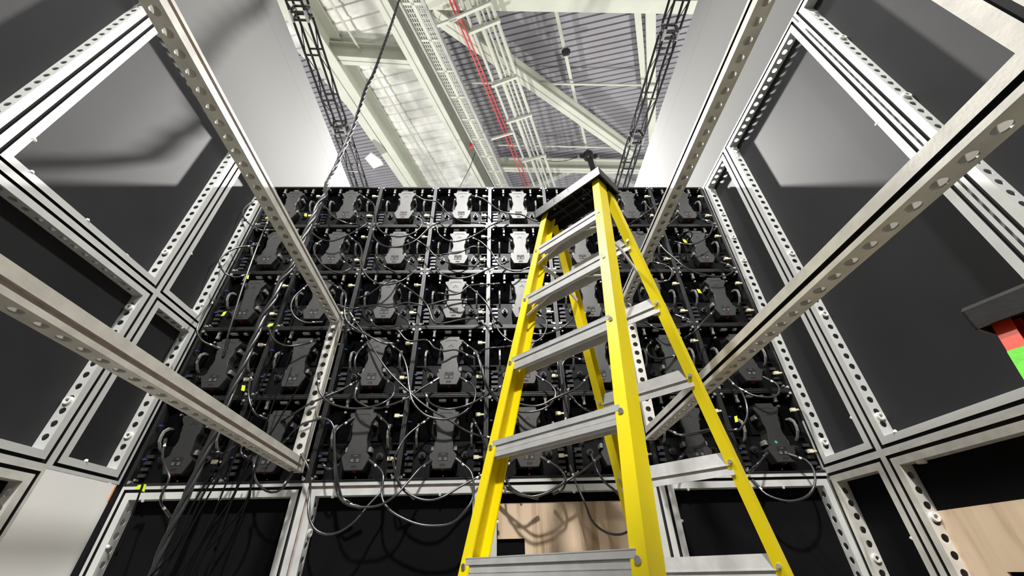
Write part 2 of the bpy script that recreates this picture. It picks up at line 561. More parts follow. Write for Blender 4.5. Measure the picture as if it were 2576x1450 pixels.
# ------------------------------------------------------------------ LED cabinets
def led_proto():
    t = thing('led_cabinet', 'x', 'LED cabinet', (0, 0, 0), 'LED cabinets of the video wall')
    XZ = lambda a, c, d: (a, d, c)
    S = 0.5
    b = MB()      # rim with two ridges
    for (w0, w1, y0) in ((0.0008, 0.005, -0.001), (0.005, 0.010, 0.006), (0.010, 0.014, 0.0)):
        for (x0, z0, x1, z1) in ((w0, w0, S - w0, w1), (w0, S - w1, S - w0, S - w0), (w0, w1, w1, S - w1), (S - w1, w1, S - w0, S - w1)):
            b.box((x0, y0, z0), (x1, 0.075, z1))
    b.build('rim', 'led_metal', t)
    MB().box((.012, 0.062, .012), (S - .012, 0.075, S - .012)).build('back_plate', 'led_plate', t)
    b = MB()      # module box of the lower half and small cross ribs
    b.prism([(.06, .02), (.17, .02), (.18, .06), (.32, .06), (.33, .02), (.44, .02), (.44, .21), (.06, .21)], XZ, 0.042, 0.062, bev=.004)
    b.box((.02, .048, .212), (.48, .062, .222))
    b.prism([(.16, .235), (.34, .235), (.33, .40), (.17, .40)], XZ, 0.05, 0.062)
    b.build('module_tray', 'led_black', t)
    # control box
    out = [(.200, .400), (.206, .405), (.304, .405), (.310, .400), (.311, .385), (.336, .380), (.334, .362), (.311, .325), (.309, .275),
           (.302, .25), (.302, .225), (.312, .19), (.313, .15), (.335, .128), (.333, .115), (.308, .056), (.202, .056), (.176, .115), (.174, .128),
           (.197, .15), (.198, .19), (.208, .225), (.208, .25), (.201, .275), (.199, .325), (.176, .362), (.174, .380), (.199, .385)]
    bx = MB().prism(out, XZ, -0.030, 0.05, bev=.004).build('control_box', 'box_grey', t)
    b = MB()
    mk = lambda p, q, wd: b.bar((p[0], -.0305, p[1]), (q[0], -.0305, q[1]), wd, .0012, up=(0, 1, 0))
    arc = [(.215, .362), (.217, .370), (.224, .374), (.286, .374), (.293, .370), (.295, .362)]
    for p, q in zip(arc[:-1], arc[1:]):
        mk(p, q, .0028)
    for p, q in (((.236, .327), (.247, .327)), ((.247, .327), (.255, .344)), ((.255, .344), (.263, .327)), ((.263, .327), (.274, .327))):
        mk(p, q, .003)
    b.build('emblem', 'mark_dark', bx)
    d = MB().box((.226, -.0312, .097), (.284, -.028, .142)).build('display', 'mark_dark', bx)
    for x in (.2395, .2705):
        bb = MB()
        for (x0, z0, x1, z1) in ((-.0075, -.0075, .0075, -.005), (-.0075, .005, .0075, .0075), (-.0075, -.005, -.005, .005), (.005, -.005, .0075, .005), (-.002, -.003, .002, .003)):
            bb.box((x + x0, -.0325, .108 + z0), (x + x1, -.0308, .108 + z1))
        bb.build('button', 'plastic_grey', bx)
    MB().box((.246, -.0325, .132), (.264, -.0308, .1345)).build('legend', 'plastic_grey', bx)
    MB().prism([(.238, .073), (.242, .069), (.268, .069), (.272, .073), (.272, .079), (.268, .083), (.242, .083), (.238, .079)], XZ, -.0306, -.028).build('slot', 'mark_dark', bx)
    MB().box((.248, -.018, .050), (.262, 0.01, .0565)).build('red_tab', 'red_tab', bx)
    for x in (.189, .322):
        for z in (.33, .175):
            MB().prism([(x - .009, z - .014), (x + .009, z - .014), (x + .009, z + .010), (x, z + .014), (x - .009, z + .008)], XZ, -.004, .045).build('box_latch', 'plastic_grey', t)
    for x in (.086, .414):            # carrying handles
        prof = [(.050, .185), (.018, .2), (-.012, .235), (-.018, .265), (-.012, .30), (.016, .325), (.05, .33), (.05, .32), (.022, .312), (-.002, .292), (-.006, .265), (-.002, .24), (.022, .21), (.05, .196)]
        n = len(prof)
        m = MB()
        vs = [(x - .006, p[0], p[1]) for p in prof] + [(x + .006, p[0], p[1]) for p in prof]
        h = n // 2
        fs = [(i, (i + 1) % n, n + (i + 1) % n, n + i) for i in range(n)]
        for i in range(h - 1):
            fs.append((i, i + 1, n - 2 - i, n - 1 - i))
            fs.append((n + i, n + n - 1 - i, n + n - 2 - i, n + i + 1))
        m.add(vs, fs).build('handle', 'plastic_grey', t)
    for (x, z) in ((.452, .371), (.448, .121)):    # pale side plugs
        m = MB().box((x - .017, -.006, z - .010), (x + .012, .012, z + .010)).box((x + .012, -.002, z - .005), (x + .034, .008, z + .005))
        m.build('side_plug', 'plastic_cream', t)
    for x in (.124, .376):
        m = MB().prism([(x - .012, .487), (x + .012, .487), (x + .006, .455), (x + .009, .43), (x - .009, .43), (x - .006, .455)], XZ, .012, .03)
        m.build('hook', 'plastic_grey', t)
        m = MB().disc((x, .03, .40), (0, -1, 0), .007, .02, 10)
        m.build('guide_pin', 'steel', t)
        m = MB().disc((x, .045, .142), (0, -1, 0), .021, .018, 14).disc((x, .028, .142), (0, -1, 0), .012, .02, 12).disc((x, .01, .146), (0, -1, 0), .006, .012, 8)
        m.build('lock_knob', 'led_metal', t)
    for (x0, x1) in ((.196, .24), (.288, .31)):
        MB().box((x0, .022, .468), (x1, .045, .480)).build('top_connector', 'plastic_white', t)
    for sx in (0, 1):
        m = MB()
        for k in range(4):
            z = .05 + k * .034
            x0, x1 = (.03, .072) if sx == 0 else (.43, .47)
            m.box((x0, .022, z), (x1, .055, z + .018))
        m.build('vent_rib', 'led_metal', t)
    for (x, z) in ((.022, .020), (.478, .020), (.022, .480), (.478, .480)):
        m = MB().disc((x, .03, z), (0, -1, 0), .0095, .034, 12).disc((x, -.004, z), (0, -1, 0), .004, .004, 8)
        m.build('corner_bolt', 'steel', t)
        sg = 1 if x < .25 else -1
        tg = 1 if z < .25 else -1
        MB().box((x + sg * .008, .01, z + tg * .010), (x + sg * .018, .04, z + tg * .020)).build('bolt_tab', 'steel', t)
    for z in (.336, .144):
        MB().box((.024, .01, z - .003), (.040, .03, z + .005)).build('blue_clip', 'blue_clip', t)
    for (x, z) in ((.10, .245), (.14, .24), (.14, .26), (.36, .245), (.36, .262)):
        pass
    MB().disc((.255, .05, .030), (0, -1, 0), .004, .012, 8).build('screw', 'steel', t)
    return t


proto = led_proto()


def copy_tree(o, parent=None, loc=None):
    c = cp(o, parent, loc)
    for ch in list(o.children):
        copy_tree(ch, c)
    return c


CAB = {}
for r in range(5):
    for c in range(8):
        loc = (-2.0 + c * 0.5, 0.0, 2.0 - r * 0.5)
        o = proto if (r == 0 and c == 0) else copy_tree(proto)
        CAB[(r, c)] = o
proto_loc = {}
for (r, c), o in CAB.items():
    o.location = (-2.0 + c * 0.5, 0.0, 2.0 - r * 0.5)
    rn = ROWN[r] + ' row'
    o['label'] = 'black LED cabinet, %s, %s from the side wall with the white panel' % (rn, ORD[c])
# the one cabinet with a green sticker
o = CAB[(4, 7)]
o['label'] = 'black LED cabinet with a round green sticker on its control box, bottom row'
st = MB().disc((1.5 + .236, -.0302, .168), (0, -1, 0), .008, .0012, 14).build('sticker', 'green_dot', o)
tag(st, 'round green sticker', None)

# ------------------------------------------------------------------ perforated brace frames standing out from the LED wall
def brace_map(x0, y0, zb, sy, sz, face, ty=0.0):
    def M(u, v, d):
        y = y0 - u
        return (x0 + sy * (y - y0) + sz * v - face * d, y, zb + v + ty * (y - y0))
    return M


make_frame(brace_map(-1.0189, -0.034, 0.0472, -0.0402, 0.0072, 1, -0.0119), 2.2, 1.0, 'perforated brace frame jutting from LED wall, nearer the white panel wall', panel=None,
           groove='tape_tan', metal='alu_old', outer=True, name='brace_frame', group='perforated brace frames')
make_frame(brace_map(0.950, -0.034, 0.19, -0.0062, 0.024, -1, -0.004), 2.2, 1.02, 'perforated brace frame jutting from LED wall, beyond the yellow ladder', panel=None,
           metal='alu_old', outer=True, name='brace_frame', group='perforated brace frames')

# ------------------------------------------------------------------ step ladders
def channel(b, p, q, web, fl, wa, wb, th=0.005, mi=0):
    """C-channel from p to q: web lies on the outer side along -wa*?; wa = direction the channel opens, wb = depth direction"""
    p, q, wa, wb = Vector(p), Vector(q), Vector(wa).normalized(), Vector(wb).normalized()
    sec = [(0, 0), (fl, 0), (fl, th), (th, th), (th, web - th), (fl, web - th), (fl, web), (0, web)]
    ring = [[e + wa * a + wb * c for a, c in sec] for e in (p, q)]
    n = len(sec)
    fs = [(i, (i + 1) % n, n + (i + 1) % n, n + i) for i in range(n)]
    fs += [(0, 1, 2, 3), (0, 3, 4, 7), (4, 5, 6, 7), (n + 3, n + 2, n + 1, n), (n + 7, n + 4, n + 3, n), (n + 7, n + 6, n + 5, n + 4)]
    b.add(ring[0] + ring[1], fs, mi)


def step_ladder(X, Y, psi, zt, sf, sr, w0, kw, w0r, kwr, d1r, of, orr, label, name, rail='fibre_yellow', paint=None, nst=8, spread=True, zfloor=ZF):
    a = Vector((math.cos(psi), math.sin(psi), 0))
    bdir = Vector((-math.sin(psi), math.cos(psi), 0))
    O = Vector((X, Y, zt))
    S = 0.3075
    t = thing(name, label, 'ladder', (X, Y, zfloor))
    H = zt - zfloor

    def fp(side, h):
        return O + a * (side * (w0 + kw * h)) - bdir * (of + sf * h) - Vector((0, 0, h))

    def rp(side, h):
        return O + a * (side * (w0r + kwr * h)) + bdir * (orr + sr * h) - Vector((0, 0, h))
    for side in (-1, 1):
        m = MB()          # front rail: web on the outer side, opens inwards
        off = a * side * 0.018
        back = (bdir + Vector((0, 0, -1)) * 0).normalized()
        p0, p1 = fp(side, 0.02) + off, fp(side, H) + off
        channel(m, p0, p1, 0.068, 0.036, -a * side, back)
        fr_ = m.build('front_rail', rail, t)
        for k in range(1, nst):
            pt_ = fp(side, k * S) - bdir * 0.001
            MB().disc(pt_, -bdir, .0075, .004, 10).build('rivet', 'steel', fr_)
        if paint:
            q0, q1 = fp(side, 0.11) + off, fp(side, H) + off
            m = MB()
            sec = lambda e: [e - a * side * -.0005 - bdir * .002, e - a * side * .0365 - bdir * .002]
            v = sec(q0) + sec(q1)
            m.add(v + [x + bdir * .0018 for x in v], [(0, 1, 3, 2), (4, 6, 7, 5), (0, 4, 5, 1), (2, 3, 7, 6), (0, 2, 6, 4), (1, 5, 7, 3)]).build('paint_coat', paint, fr_)
        m = MB()
        p0, p1 = rp(side, 0.05) + off, rp(side, H) + off
        channel(m, p0, p1, 0.05, 0.036, -a * side, back)
        rr_ = m.build('rear_rail', rail, t)
        for k in range(nst - 1):
            pt_ = rp(side, d1r + k * S) - bdir * 0.001
            MB().disc(pt_, -bdir, .0075, .004, 10).build('rivet', 'steel', rr_)
        m = MB().disc(fp(side, H) - Vector((0, 0, 0)) + bdir * .03, (0, 0, 1), .04, .03, 12)
        m.build('foot', 'cap_black', t)
        m = MB().disc(rp(side, H) + bdir * .02, (0, 0, 1), .035, .03, 12)
        m.build('foot', 'cap_black', t)
    for k in range(1, nst):             # treads
        h = k * S
        p, q = fp(-1, h) + a * .004, fp(1, h) - a * .004
        m = MB()
        for dz, ht, fw in ((0, .014, .0), (-.0165, .014, .003), (-.033, .014, .0)):
            pp = p + Vector((0, 0, dz + .01)) + bdir * (.003 + fw)
            qq = q + Vector((0, 0, dz + .01)) + bdir * (.003 + fw)
            m.bar(pp, qq, .006, ht)
        m.bar(p + Vector((0, 0, .017)) + bdir * .035, q + Vector((0, 0, .017)) + bdir * .035, .07, .004)
        m.bar(p + Vector((0, 0, -.01)) + bdir * .006, q + Vector((0, 0, -.01)) + bdir * .006, .003, .054)
        m.bar(p + Vector((0, 0, -.006)) + bdir * .068, q + Vector((0, 0, -.006)) + bdir * .068, .003, .045)
        m.build('tread', 'ladder_alu', t)
        if k == 1 or k == 2:
            for sd in (-1, 1):          # small tread braces
                s0 = fp(sd, h + .085) + bdir * .02 - a * sd * .004
                s1 = fp(sd, h) + bdir * .03 - a * sd * .11 - Vector((0, 0, .012))
                MB().bar(s0, s1, .012, .004).build('tread_brace', 'ladder_alu', t)
    for k in range(nst - 1):             # rear cross bars
        h = d1r + k * S
        p, q = rp(-1, h) + bdir * .006, rp(1, h) + bdir * .006
        m = MB()
        m.bar(p + Vector((0, 0, .012)), q + Vector((0, 0, .012)), .004, .045)
        m.bar(p + Vector((0, 0, -.026)) - bdir * -.004, q + Vector((0, 0, -.026)) - bdir * -.004, .004, .034)
        m.bar(p + Vector((0, 0, -.010)) - bdir * .002, q + Vector((0, 0, -.010)) - bdir * .002, .004, .004)
        m.build('rear_bar', 'ladder_alu', t)
    if spread:
        for sd in (-1, 1):               # spreader arms
            p, q = fp(sd, .40) + bdir * .05, rp(sd, .47)
            mid = (p + q) / 2 + Vector((0, 0, .03))
            m = MB().bar(p - a * sd * .02, mid - a * sd * .02, .006, .02).bar(mid - a * sd * .02, q - a * sd * .02, .006, .02)
            m.build('spreader', 'ladder_alu', t)
    # top cap: hollow moulding open below
    hw, f0, f1 = w0 + .045, -of - .035, orr + .075
    P = lambda x, y, z: O + a * x + bdir * y + Vector((0, 0, z))
    m = MB()

    def slab(x0, y0, z0, x1, y1, z1, sh=0.0):
        m.hexa([P(x0, y0, z0), P(x1, y0, z0), P(x1, y1, z0), P(x0, y1, z0), P(x0 + sh, y0 + sh, z1), P(x1 - sh, y0 + sh, z1), P(x1 - sh, y1 - sh, z1), P(x0 + sh, y1 - sh, z1)])
    T0 = 0.0
    slab(-hw, f0, T0 + .012, hw, f1, T0 + .022, .006)
    for (x0, y0, x1, y1) in ((-hw, f0, hw, f0 + .006), (-hw, f1 - .006, hw, f1), (-hw, f0, -hw + .006, f1), (hw - .006, f0, hw, f1)):
        slab(x0, y0, T0 - .04, x1, y1, T0 + .012)
    for x in (-.07, .02, .085):
        slab(x - .002, f0, T0 - .022, x + .002, f1, T0 + .012)
    for y in (f0 + (f1 - f0) * .4, f0 + (f1 - f0) * .68):
        slab(-hw, y - .002, T0 - .022, hw, y + .002, T0 + .012)
    cap_ = m.build('top_cap', 'cap_black', t)
    ym = (f0 + f1) / 2
    for x, y in ((-.11, ym - .03), (-.075, ym - .02), (-.06, ym - .012), (-.02, ym - .01), (.04, ym + .02)):
        MB().disc(P(x, y, T0 + .012), (0, 0, -1), .007, .012, 8).build('cap_boss', 'plastic_grey', cap_)
    MB().ring(P(.085, ym - .02, T0 + .012), (0, 0, -1), .016, .022, .03).build('tool_hole', 'cap_black', cap_)
    return t


step_ladder(0.4449, -1.104, -0.7912, 1.1226, 0.247, 0.2964, 0.1582, 0.0635, 0.1584, 0.0572, 0.324, 0.0, 0.0612,
            'yellow fibreglass step ladder with black top cap and aluminium treads', 'step_ladder')

# second ladder, only its cap and one rail reach into view
PSI2 = -1.2
P2 = on(2520, 806, 0, 1.36)
O2 = P2 + Vector((math.cos(PSI2), math.sin(PSI2), 0)) * 0.15
step_ladder(O2.x, O2.y, PSI2, P2.z + .03, 0.24, 0.19, 0.15, 0.06, 0.15, 0.055, 0.32, 0.0, 0.06,
            'orange step ladder with its rails painted bright green and a scuffed black cap', 'step_ladder', rail='fibre_orange', paint='paint_green', nst=6, spread=False)


# ------------------------------------------------------------------ cables on the LED wall
def Z(x0, y0, s):
    return lambda p: (x0 + p[0] / s, y0 + p[1] / s)


ZA, ZC, ZG = Z(640, 450, 3.815), Z(700, 800, 3.2217), Z(650, 1150, 4.293)
ZH, ZD, ZE = Z(1150, 1150, 4.293), Z(1200, 780, 3.2217), Z(1560, 440, 5.18)
ZFz, Z6, Z5 = Z(1676, 944, 2.862), Z(0, 944, 2.862), Z(0, 450, 2.862)
TR_ = [
    (ZA, [(1035, 165), (1140, 240), (1160, 350), (1175, 450), (1250, 530), (1350, 555), (1450, 550), (1560, 500), (1610, 430), (1590, 385), (1530, 360)]),
    (ZA, [(970, 355), (1030, 380), (1070, 420), (1040, 460), (900, 540), (750, 597), (640, 580), (560, 520), (530, 450)]),
    (ZA, [(1565, 170), (1640, 205), (1750, 220), (1810, 280), (1880, 350), (2000, 410), (2200, 430)]),
    (ZA, [(920, 560), (1010, 640), (1030, 720), (1015, 800), (1050, 890), (1120, 970), (1220, 1015), (1330, 1010), (1450, 960), (1540, 880), (1540, 840), (1460, 785)]),
    (ZA, [(840, 785), (920, 840), (890, 880), (800, 905), (660, 830), (580, 720), (575, 640), (630, 605)]),
    (ZA, [(1495, 560), (1560, 590), (1650, 650), (1740, 745), (1850, 800), (2000, 835), (2190, 845)]),
    (ZA, [(1145, 470), (1140, 540), (1180, 600), (1260, 650), (1400, 650), (1550, 590), (1680, 470), (1800, 410), (1890, 380)]),
    (ZA, [(1750, 450), (1770, 530), (1850, 590), (1950, 600), (2100, 550), (2289, 440), (2420, 390)]),
    (ZA, [(1750, 850), (1790, 910), (1900, 950), (2050, 945), (2289, 850), (2420, 800)]),
    (ZA, [(2100, 165), (2200, 195), (2330, 290), (2420, 330), (2560, 345), (2680, 400), (2760, 415)]),
    (ZA, [(2080, 560), (2180, 610), (2270, 700), (2330, 800), (2400, 860), (2520, 890), (2620, 860)]),
    (ZA, [(660, 260), (700, 290), (740, 350), (800, 390), (900, 430), (960, 435)]),
    (ZA, [(780, 1030), (860, 1080), (880, 1150), (870, 1230), (860, 1300), (900, 1390), (950, 1440)]),
    (ZA, [(1420, 1020), (1500, 1070), (1600, 1150), (1660, 1220), (1690, 1300), (1720, 1370), (1800, 1390), (2000, 1350), (2180, 1335)]),
    (ZA, [(1360, 1290), (1460, 1350), (1490, 1400), (1470, 1440), (1380, 1480)]),
    (ZA, [(820, 1220), (900, 1245), (1000, 1240), (1150, 1215), (1300, 1235), (1450, 1190), (1600, 1210), (1700, 1205), (1850, 1165), (2080, 1160)]),
    (ZA, [(1000, 1150), (1100, 1110), (1200, 1040), (1300, 990), (1380, 985)]),
    (ZA, [(1780, 1100), (1870, 1115), (1980, 1095), (2060, 1030), (2200, 1015), (2330, 1010)]),
    (ZA, [(1165, 745), (1200, 810), (1280, 860), (1360, 910)]),
    (ZA, [(1760, 740), (1850, 720), (1950, 715), (2030, 680), (2100, 650), (2180, 660)]),
    (ZA, [(2040, 1020), (2140, 1100), (2230, 1200), (2290, 1320), (2360, 1400)]),
    (ZC, [(545, 0), (600, 90), (700, 130), (850, 205), (920, 210)]),
    (ZC, [(590, -20), (700, 140), (800, 300), (900, 440), (1060, 600), (1200, 720), (1370, 820), (1550, 930), (1750, 980)]),
    (ZC, [(910, 215), (990, 280), (1040, 400), (1060, 560), (1090, 680), (1180, 780), (1300, 820), (1400, 815), (1500, 770), (1580, 690), (1600, 600), (1570, 540), (1490, 495)]),
    (ZC, [(870, 495), (940, 560), (920, 640), (850, 690), (740, 725), (600, 735), (450, 705), (360, 640), (325, 560), (330, 470)]),
    (ZC, [(740, 0), (780, 60), (870, 95), (960, 95), (1050, 185), (1200, 180), (1260, 240), (1340, 270), (1440, 260), (1570, 320)]),
    (ZC, [(1280, 505), (1150, 580), (1050, 650), (900, 710), (780, 735), (660, 690), (620, 640), (640, 540)]),
    (ZC, [(1190, 610), (1230, 690), (1330, 735), (1430, 735), (1550, 700), (1700, 620), (1830, 540)]),
    (ZC, [(1510, 205), (1600, 280), (1640, 400), (1670, 520), (1720, 610), (1790, 690), (1860, 740)]),
    (ZC, [(820, 800), (890, 870), (900, 950), (910, 1020)]),
    (ZC, [(590, 825), (480, 900), (450, 980), (455, 1100), (460, 1300), (490, 1450), (570, 1500)]),
    (ZC, [(1220, 815), (1050, 950), (970, 1070), (940, 1160), (950, 1280), (1000, 1380), (1080, 1450)]),
    (ZC, [(1590, 840), (1650, 960), (1690, 1100)]),
    (ZC, [(630, 520), (500, 590), (380, 640), (250, 700), (120, 780), (40, 830)]),
    (ZC, [(700, 220), (640, 290), (620, 360), (630, 440), (660, 480)]),
    (ZC, [(1600, 300), (1690, 250), (1800, 240), (1900, 230)]),
    (ZG, [(1220, 55), (1320, 140), (1350, 230), (1330, 400), (1370, 520), (1480, 620), (1700, 720), (1900, 745), (2100, 710), (2250, 560), (2320, 430), (2320, 250), (2280, 140), (2160, 40)]),
    (ZG, [(480, 0), (545, 140), (560, 350), (540, 600), (600, 770), (740, 840), (900, 800), (1050, 690), (1200, 510), (1330, 370), (1340, 270)]),
    (ZG, [(820, 0), (830, 250), (870, 430), (980, 520), (1150, 545), (1320, 520), (1480, 420), (1600, 290), (1750, 120), (1840, 60)]),
    (ZG, [(1460, 60), (1480, 180), (1560, 340), (1700, 440), (1850, 470), (2000, 430), (2200, 310), (2430, 190)]),
    (ZG, [(700, 90), (730, 125), (800, 130), (850, 100)]),
    (ZH, [(940, 20), (1080, 100), (1160, 190), (1160, 260), (1100, 320), (970, 390), (800, 430), (650, 400), (550, 330), (470, 330)]),
    (ZH, [(600, 40), (520, 100), (515, 200), (580, 330), (720, 415), (840, 440)]),
    (ZH, [(1525, 15), (1450, 80), (1300, 190), (1150, 280), (1000, 370), (830, 430), (650, 390), (460, 320)]),
    (ZH, [(1230, 130), (1290, 300), (1380, 500), (1450, 680), (1560, 790), (1700, 840), (1830, 815), (1950, 700)]),
    (ZH, [(1460, 0), (1520, 160), (1600, 280), (1720, 380), (1800, 500)]),
    (ZD, [(480, 30), (560, 80), (560, 160), (520, 230), (440, 265), (300, 265), (200, 200), (140, 100), (110, 0)]),
    (ZD, [(500, 545), (600, 610), (640, 680), (600, 760), (520, 810), (400, 830), (310, 815), (250, 780)]),
    (ZD, [(890, 550), (830, 620), (750, 665), (620, 720), (540, 765), (450, 780), (330, 755), (240, 690)]),
    (ZD, [(870, 410), (780, 385), (710, 410), (690, 480), (700, 560), (740, 720), (740, 840), (700, 930)]),
    (ZD, [(760, 700), (850, 790), (980, 855)]),
    (ZD, [(0, 350), (40, 460), (60, 560), (110, 660), (190, 755)]),
    (ZD, [(430, 195), (560, 195), (680, 150), (760, 90), (800, 40), (900, 20)]),
    (ZD, [(540, 1210), (660, 1280), (715, 1370), (700, 1450), (640, 1480)]),
    (ZD, [(600, 350), (650, 410), (660, 520), (690, 640)]),
    (ZD, [(1410, 260), (1375, 310), (1400, 370), (1480, 395), (1620, 370)]),
    (ZD, [(1560, 980), (1650, 1020), (1780, 1005), (1930, 970)]),
    (ZD, [(1380, 110), (1450, 150), (1530, 160), (1640, 140), (1730, 120), (1720, 80), (1630, 50)]),
    (ZD, [(1910, 20), (1830, 100), (1770, 170), (1700, 220)]),
    (ZE, [(145, 635), (250, 560), (400, 450), (490, 380)]),
    (ZE, [(330, 380), (400, 450), (450, 520)]),
    (ZE, [(1090, 590), (1180, 610), (1210, 660), (1170, 770), (1080, 850), (950, 905), (820, 900), (740, 880)]),
    (ZE, [(540, 690), (640, 640), (750, 545)]),
    (ZE, [(500, 890), (600, 1000), (720, 1100), (850, 1210), (1000, 1280), (1200, 1325), (1350, 1320), (1450, 1280), (1465, 1220), (1430, 1180), (1340, 1155)]),
    (ZE, [(530, 1400), (640, 1370), (680, 1280), (660, 1220), (570, 1170), (450, 1140)]),
    (ZE, [(780, 800), (830, 750), (900, 735), (940, 780), (900, 840)]),
    (ZFz, [(460, 40), (540, 120), (580, 220), (580, 310), (530, 390), (470, 400)]),
    (ZFz, [(720, 25), (790, 60), (815, 110), (790, 150), (720, 160), (620, 145), (530, 100)]),
    (ZFz, [(720, 570), (660, 640), (610, 690)]),
    (ZFz, [(910, 580), (1000, 610), (1060, 680), (1070, 780), (1030, 860), (950, 900), (850, 905), (720, 860), (640, 780)]),
    (ZFz, [(20, 400), (100, 430), (220, 410), (330, 390), (400, 410)]),
    (ZFz, [(120, 580), (60, 640), (0, 700)]),
    (Z6, [(1810, 0), (1790, 100), (1800, 200), (1840, 280), (1910, 315)]),
    (Z6, [(1190, 480), (1170, 580), (1190, 660), (1220, 730), (1200, 790), (1160, 870), (1160, 930), (1210, 1000)]),
    (Z6, [(1735, 490), (1740, 570), (1790, 610)]),
    (Z6, [(1830, 630), (1830, 720), (1870, 800), (1950, 845), (2030, 820), (2090, 720)]),
    (Z6, [(2050, 480), (2150, 370), (2250, 330), (2340, 315), (2400, 370), (2410, 560), (2430, 760), (2480, 920), (2576, 950)]),
    (Z6, [(1545, 555), (1620, 560), (1700, 510), (1750, 480)]),
    (Z5, [(1860, 150), (1780, 190), (1745, 250), (1790, 320), (1880, 370), (1960, 370)]),
    (Z5, [(1830, 480), (1700, 500), (1600, 560), (1580, 610), (1620, 680), (1700, 710), (1780, 690)]),
    (Z5, [(1540, 880), (1480, 950), (1430, 1050), (1420, 1110), (1460, 1170), (1560, 1215)]),
    (Z5, [(2210, 770), (2120, 850), (2095, 930), (2130, 1000), (2200, 1035), (2300, 1035)]),
    (Z5, [(1930, 1050), (1950, 1120), (2000, 1180), (2080, 1205), (2200, 1190), (2280, 1160)]),
    (Z5, [(2450, 780), (2490, 850), (2480, 950), (2500, 1030), (2560, 1080), (2640, 1120)]),
    (Z5, [(1930, 300), (1840, 520), (1740, 800), (1650, 1100), (1610, 1260)]),
]


def cabname(p):
    c = min(7, max(0, int((p.x + 2.0) / 0.5)))
    if p.z < 0:
        return c, None
    return c, min(4, max(0, int((2.5 - p.z) / 0.5)))


cables = []
seen = {}
for i, (zf, pts) in enumerate(TR_):
    n = len(pts)
    base = 0.075 + 0.05 * ((i * 37) % 7) / 7
    W3 = []
    for k, p in enumerate(pts):
        e = min(k, n - 1 - k) / max(1, (n - 1) / 2)
        dep = 0.040 + (base - 0.02) * min(1, e * 1.6)
        u, v = zf(p)
        q = on(u, v, 1, -dep)
        if q.z < 1.25 and (-1.16 < q.x < -.95 or .88 < q.x < 1.08):      # pass in front of the brace posts
            q = on(u, v, 1, -max(dep, .125))
        W3.append(q)
    cl = spline(W3)
    (c0, r0), (c1, r1) = cabname(W3[0]), cabname(W3[-1])
    nm = lambda c, r: ('%s-row cabinet %s' % (ROWN[r], ORD[c])) if r is not None else 'below LED wall'
    lab = 'black jumper cable, %s to %s from white-panel wall' % (nm(c0, r0), nm(c1, r1)) if r0 is not None and r1 is not None else \
        'black jumper cable drooping below the LED wall from its %s column' % (ORD[c0])
    t = thing('jumper_cable', lab, 'cable', W3[0], 'jumper cables on the LED wall')
    MB().tube(cl, 0.0062, 8).build('lead', 'cable_black', t, smooth=True)
    for a_, b_ in ((W3[0], W3[1]), (W3[-1], W3[-2])):
        d = (b_ - a_).normalized()
        m = MB().tube([a_ - d * .02, a_ + d * .022, a_ + d * .03], [.0095, .0085, .006], 10)
        m.build('plug', 'cable_black', t, smooth=False)
        MB().tube([a_ + d * .031, a_ + d * .045], .0068, 10).build('plug_collar', 'plastic_white', t)
    cables.append((t, W3))

dup = {}
for t, W3 in cables:
    dup.setdefault(t['label'], []).append((sum((b - a).length for a, b in zip(W3[:-1], W3[1:])), t))
for lab, ts in dup.items():
    if len(ts) > 1:
        ts.sort(key=lambda x: x[0])
        words = ['short', 'long'] if len(ts) == 2 else ['shortest', 'short', 'longest'] if len(ts) == 3 else ['shortest', 'short', 'long', 'longest']
        for wd, (_, t) in zip(words, ts):
            t['label'] = wd + ' ' + lab
# bright tags tied to cables
for (u, v) in ((674, 548), (769, 541), (622, 697), (563, 790), (680, 818), (612, 977), (350, 1226), (361, 1228), (1723, 607), (1759, 733), (1852, 1055)):
    p = on(u, v, 1, -0.09)
    best = min(cables, key=lambda cw: min((q - p).length for q in cw[1]))
    ang = (u * 7 + v) % 3
    dx, dz = ((.012, .02), (.02, .012), (-.014, .02))[ang]
    m = MB()
    m.hexa([p + Vector(x) for x in ((-dx, -.001, -dz), (dx * .6, -.001, -dz * .7), (dx, -.001, dz), (-dx * .5, -.001, dz * .8),
                                    (-dx, .002, -dz), (dx * .6, .002, -dz * .7), (dx, .002, dz), (-dx * .5, .002, dz * .8))])
    o = m.build('cable_tag', 'neon', best[0])
    tag(o, 'neon yellow tag', None)
    if 'tag' not in best[0]['label']:
        best[0]['label'] = best[0]['label'].replace('black jumper cable', 'neon-tagged black cable')

# dark leads hanging down past the lower frames beside the thick bundle
for k, pts in enumerate([
        [(720, 850), (690, 930), (640, 1040), (600, 1120), (560, 1240), (500, 1370), (440, 1460)],
        [(735, 880), (700, 980), (660, 1090), (610, 1200), (560, 1320), (520, 1460)],
        [(690, 900), (640, 1010), (600, 1110), (540, 1220), (480, 1330), (420, 1460)],
        [(760, 960), (700, 1060), (650, 1150), (620, 1260), (560, 1340), (510, 1400), (490, 1460)],
        [(610, 1180), (590, 1240), (560, 1290), (530, 1330)],
        [(630, 1210), (628, 1250), (590, 1330), (540, 1420)],
        [(580, 1150), (520, 1230), (470, 1330), (400, 1460)],
        [(600, 1080), (540, 1180), (480, 1280), (440, 1380), (370, 1460)],
        [(360, 1215), (345, 1260), (320, 1330), (290, 1400)]]):
    W3 = [on(u, v, 1, -0.10 - 0.015 * (k % 4)) for (u, v) in pts]
    o = MB().tube(spline(W3, .03), 0.0045, 6).build('hanging_lead', 'cable_matt', smooth=True, org=W3[-1])
    tag(o, 'thin matt black lead hanging past the frame under the LED wall', 'cable', 'thin leads below the thick cable bundle')

# thick twisted cable bundle from the hall roof down the LED wall
def pix_path(spec):
    return [on(u, v, 1, y) for (u, v, y) in spec]


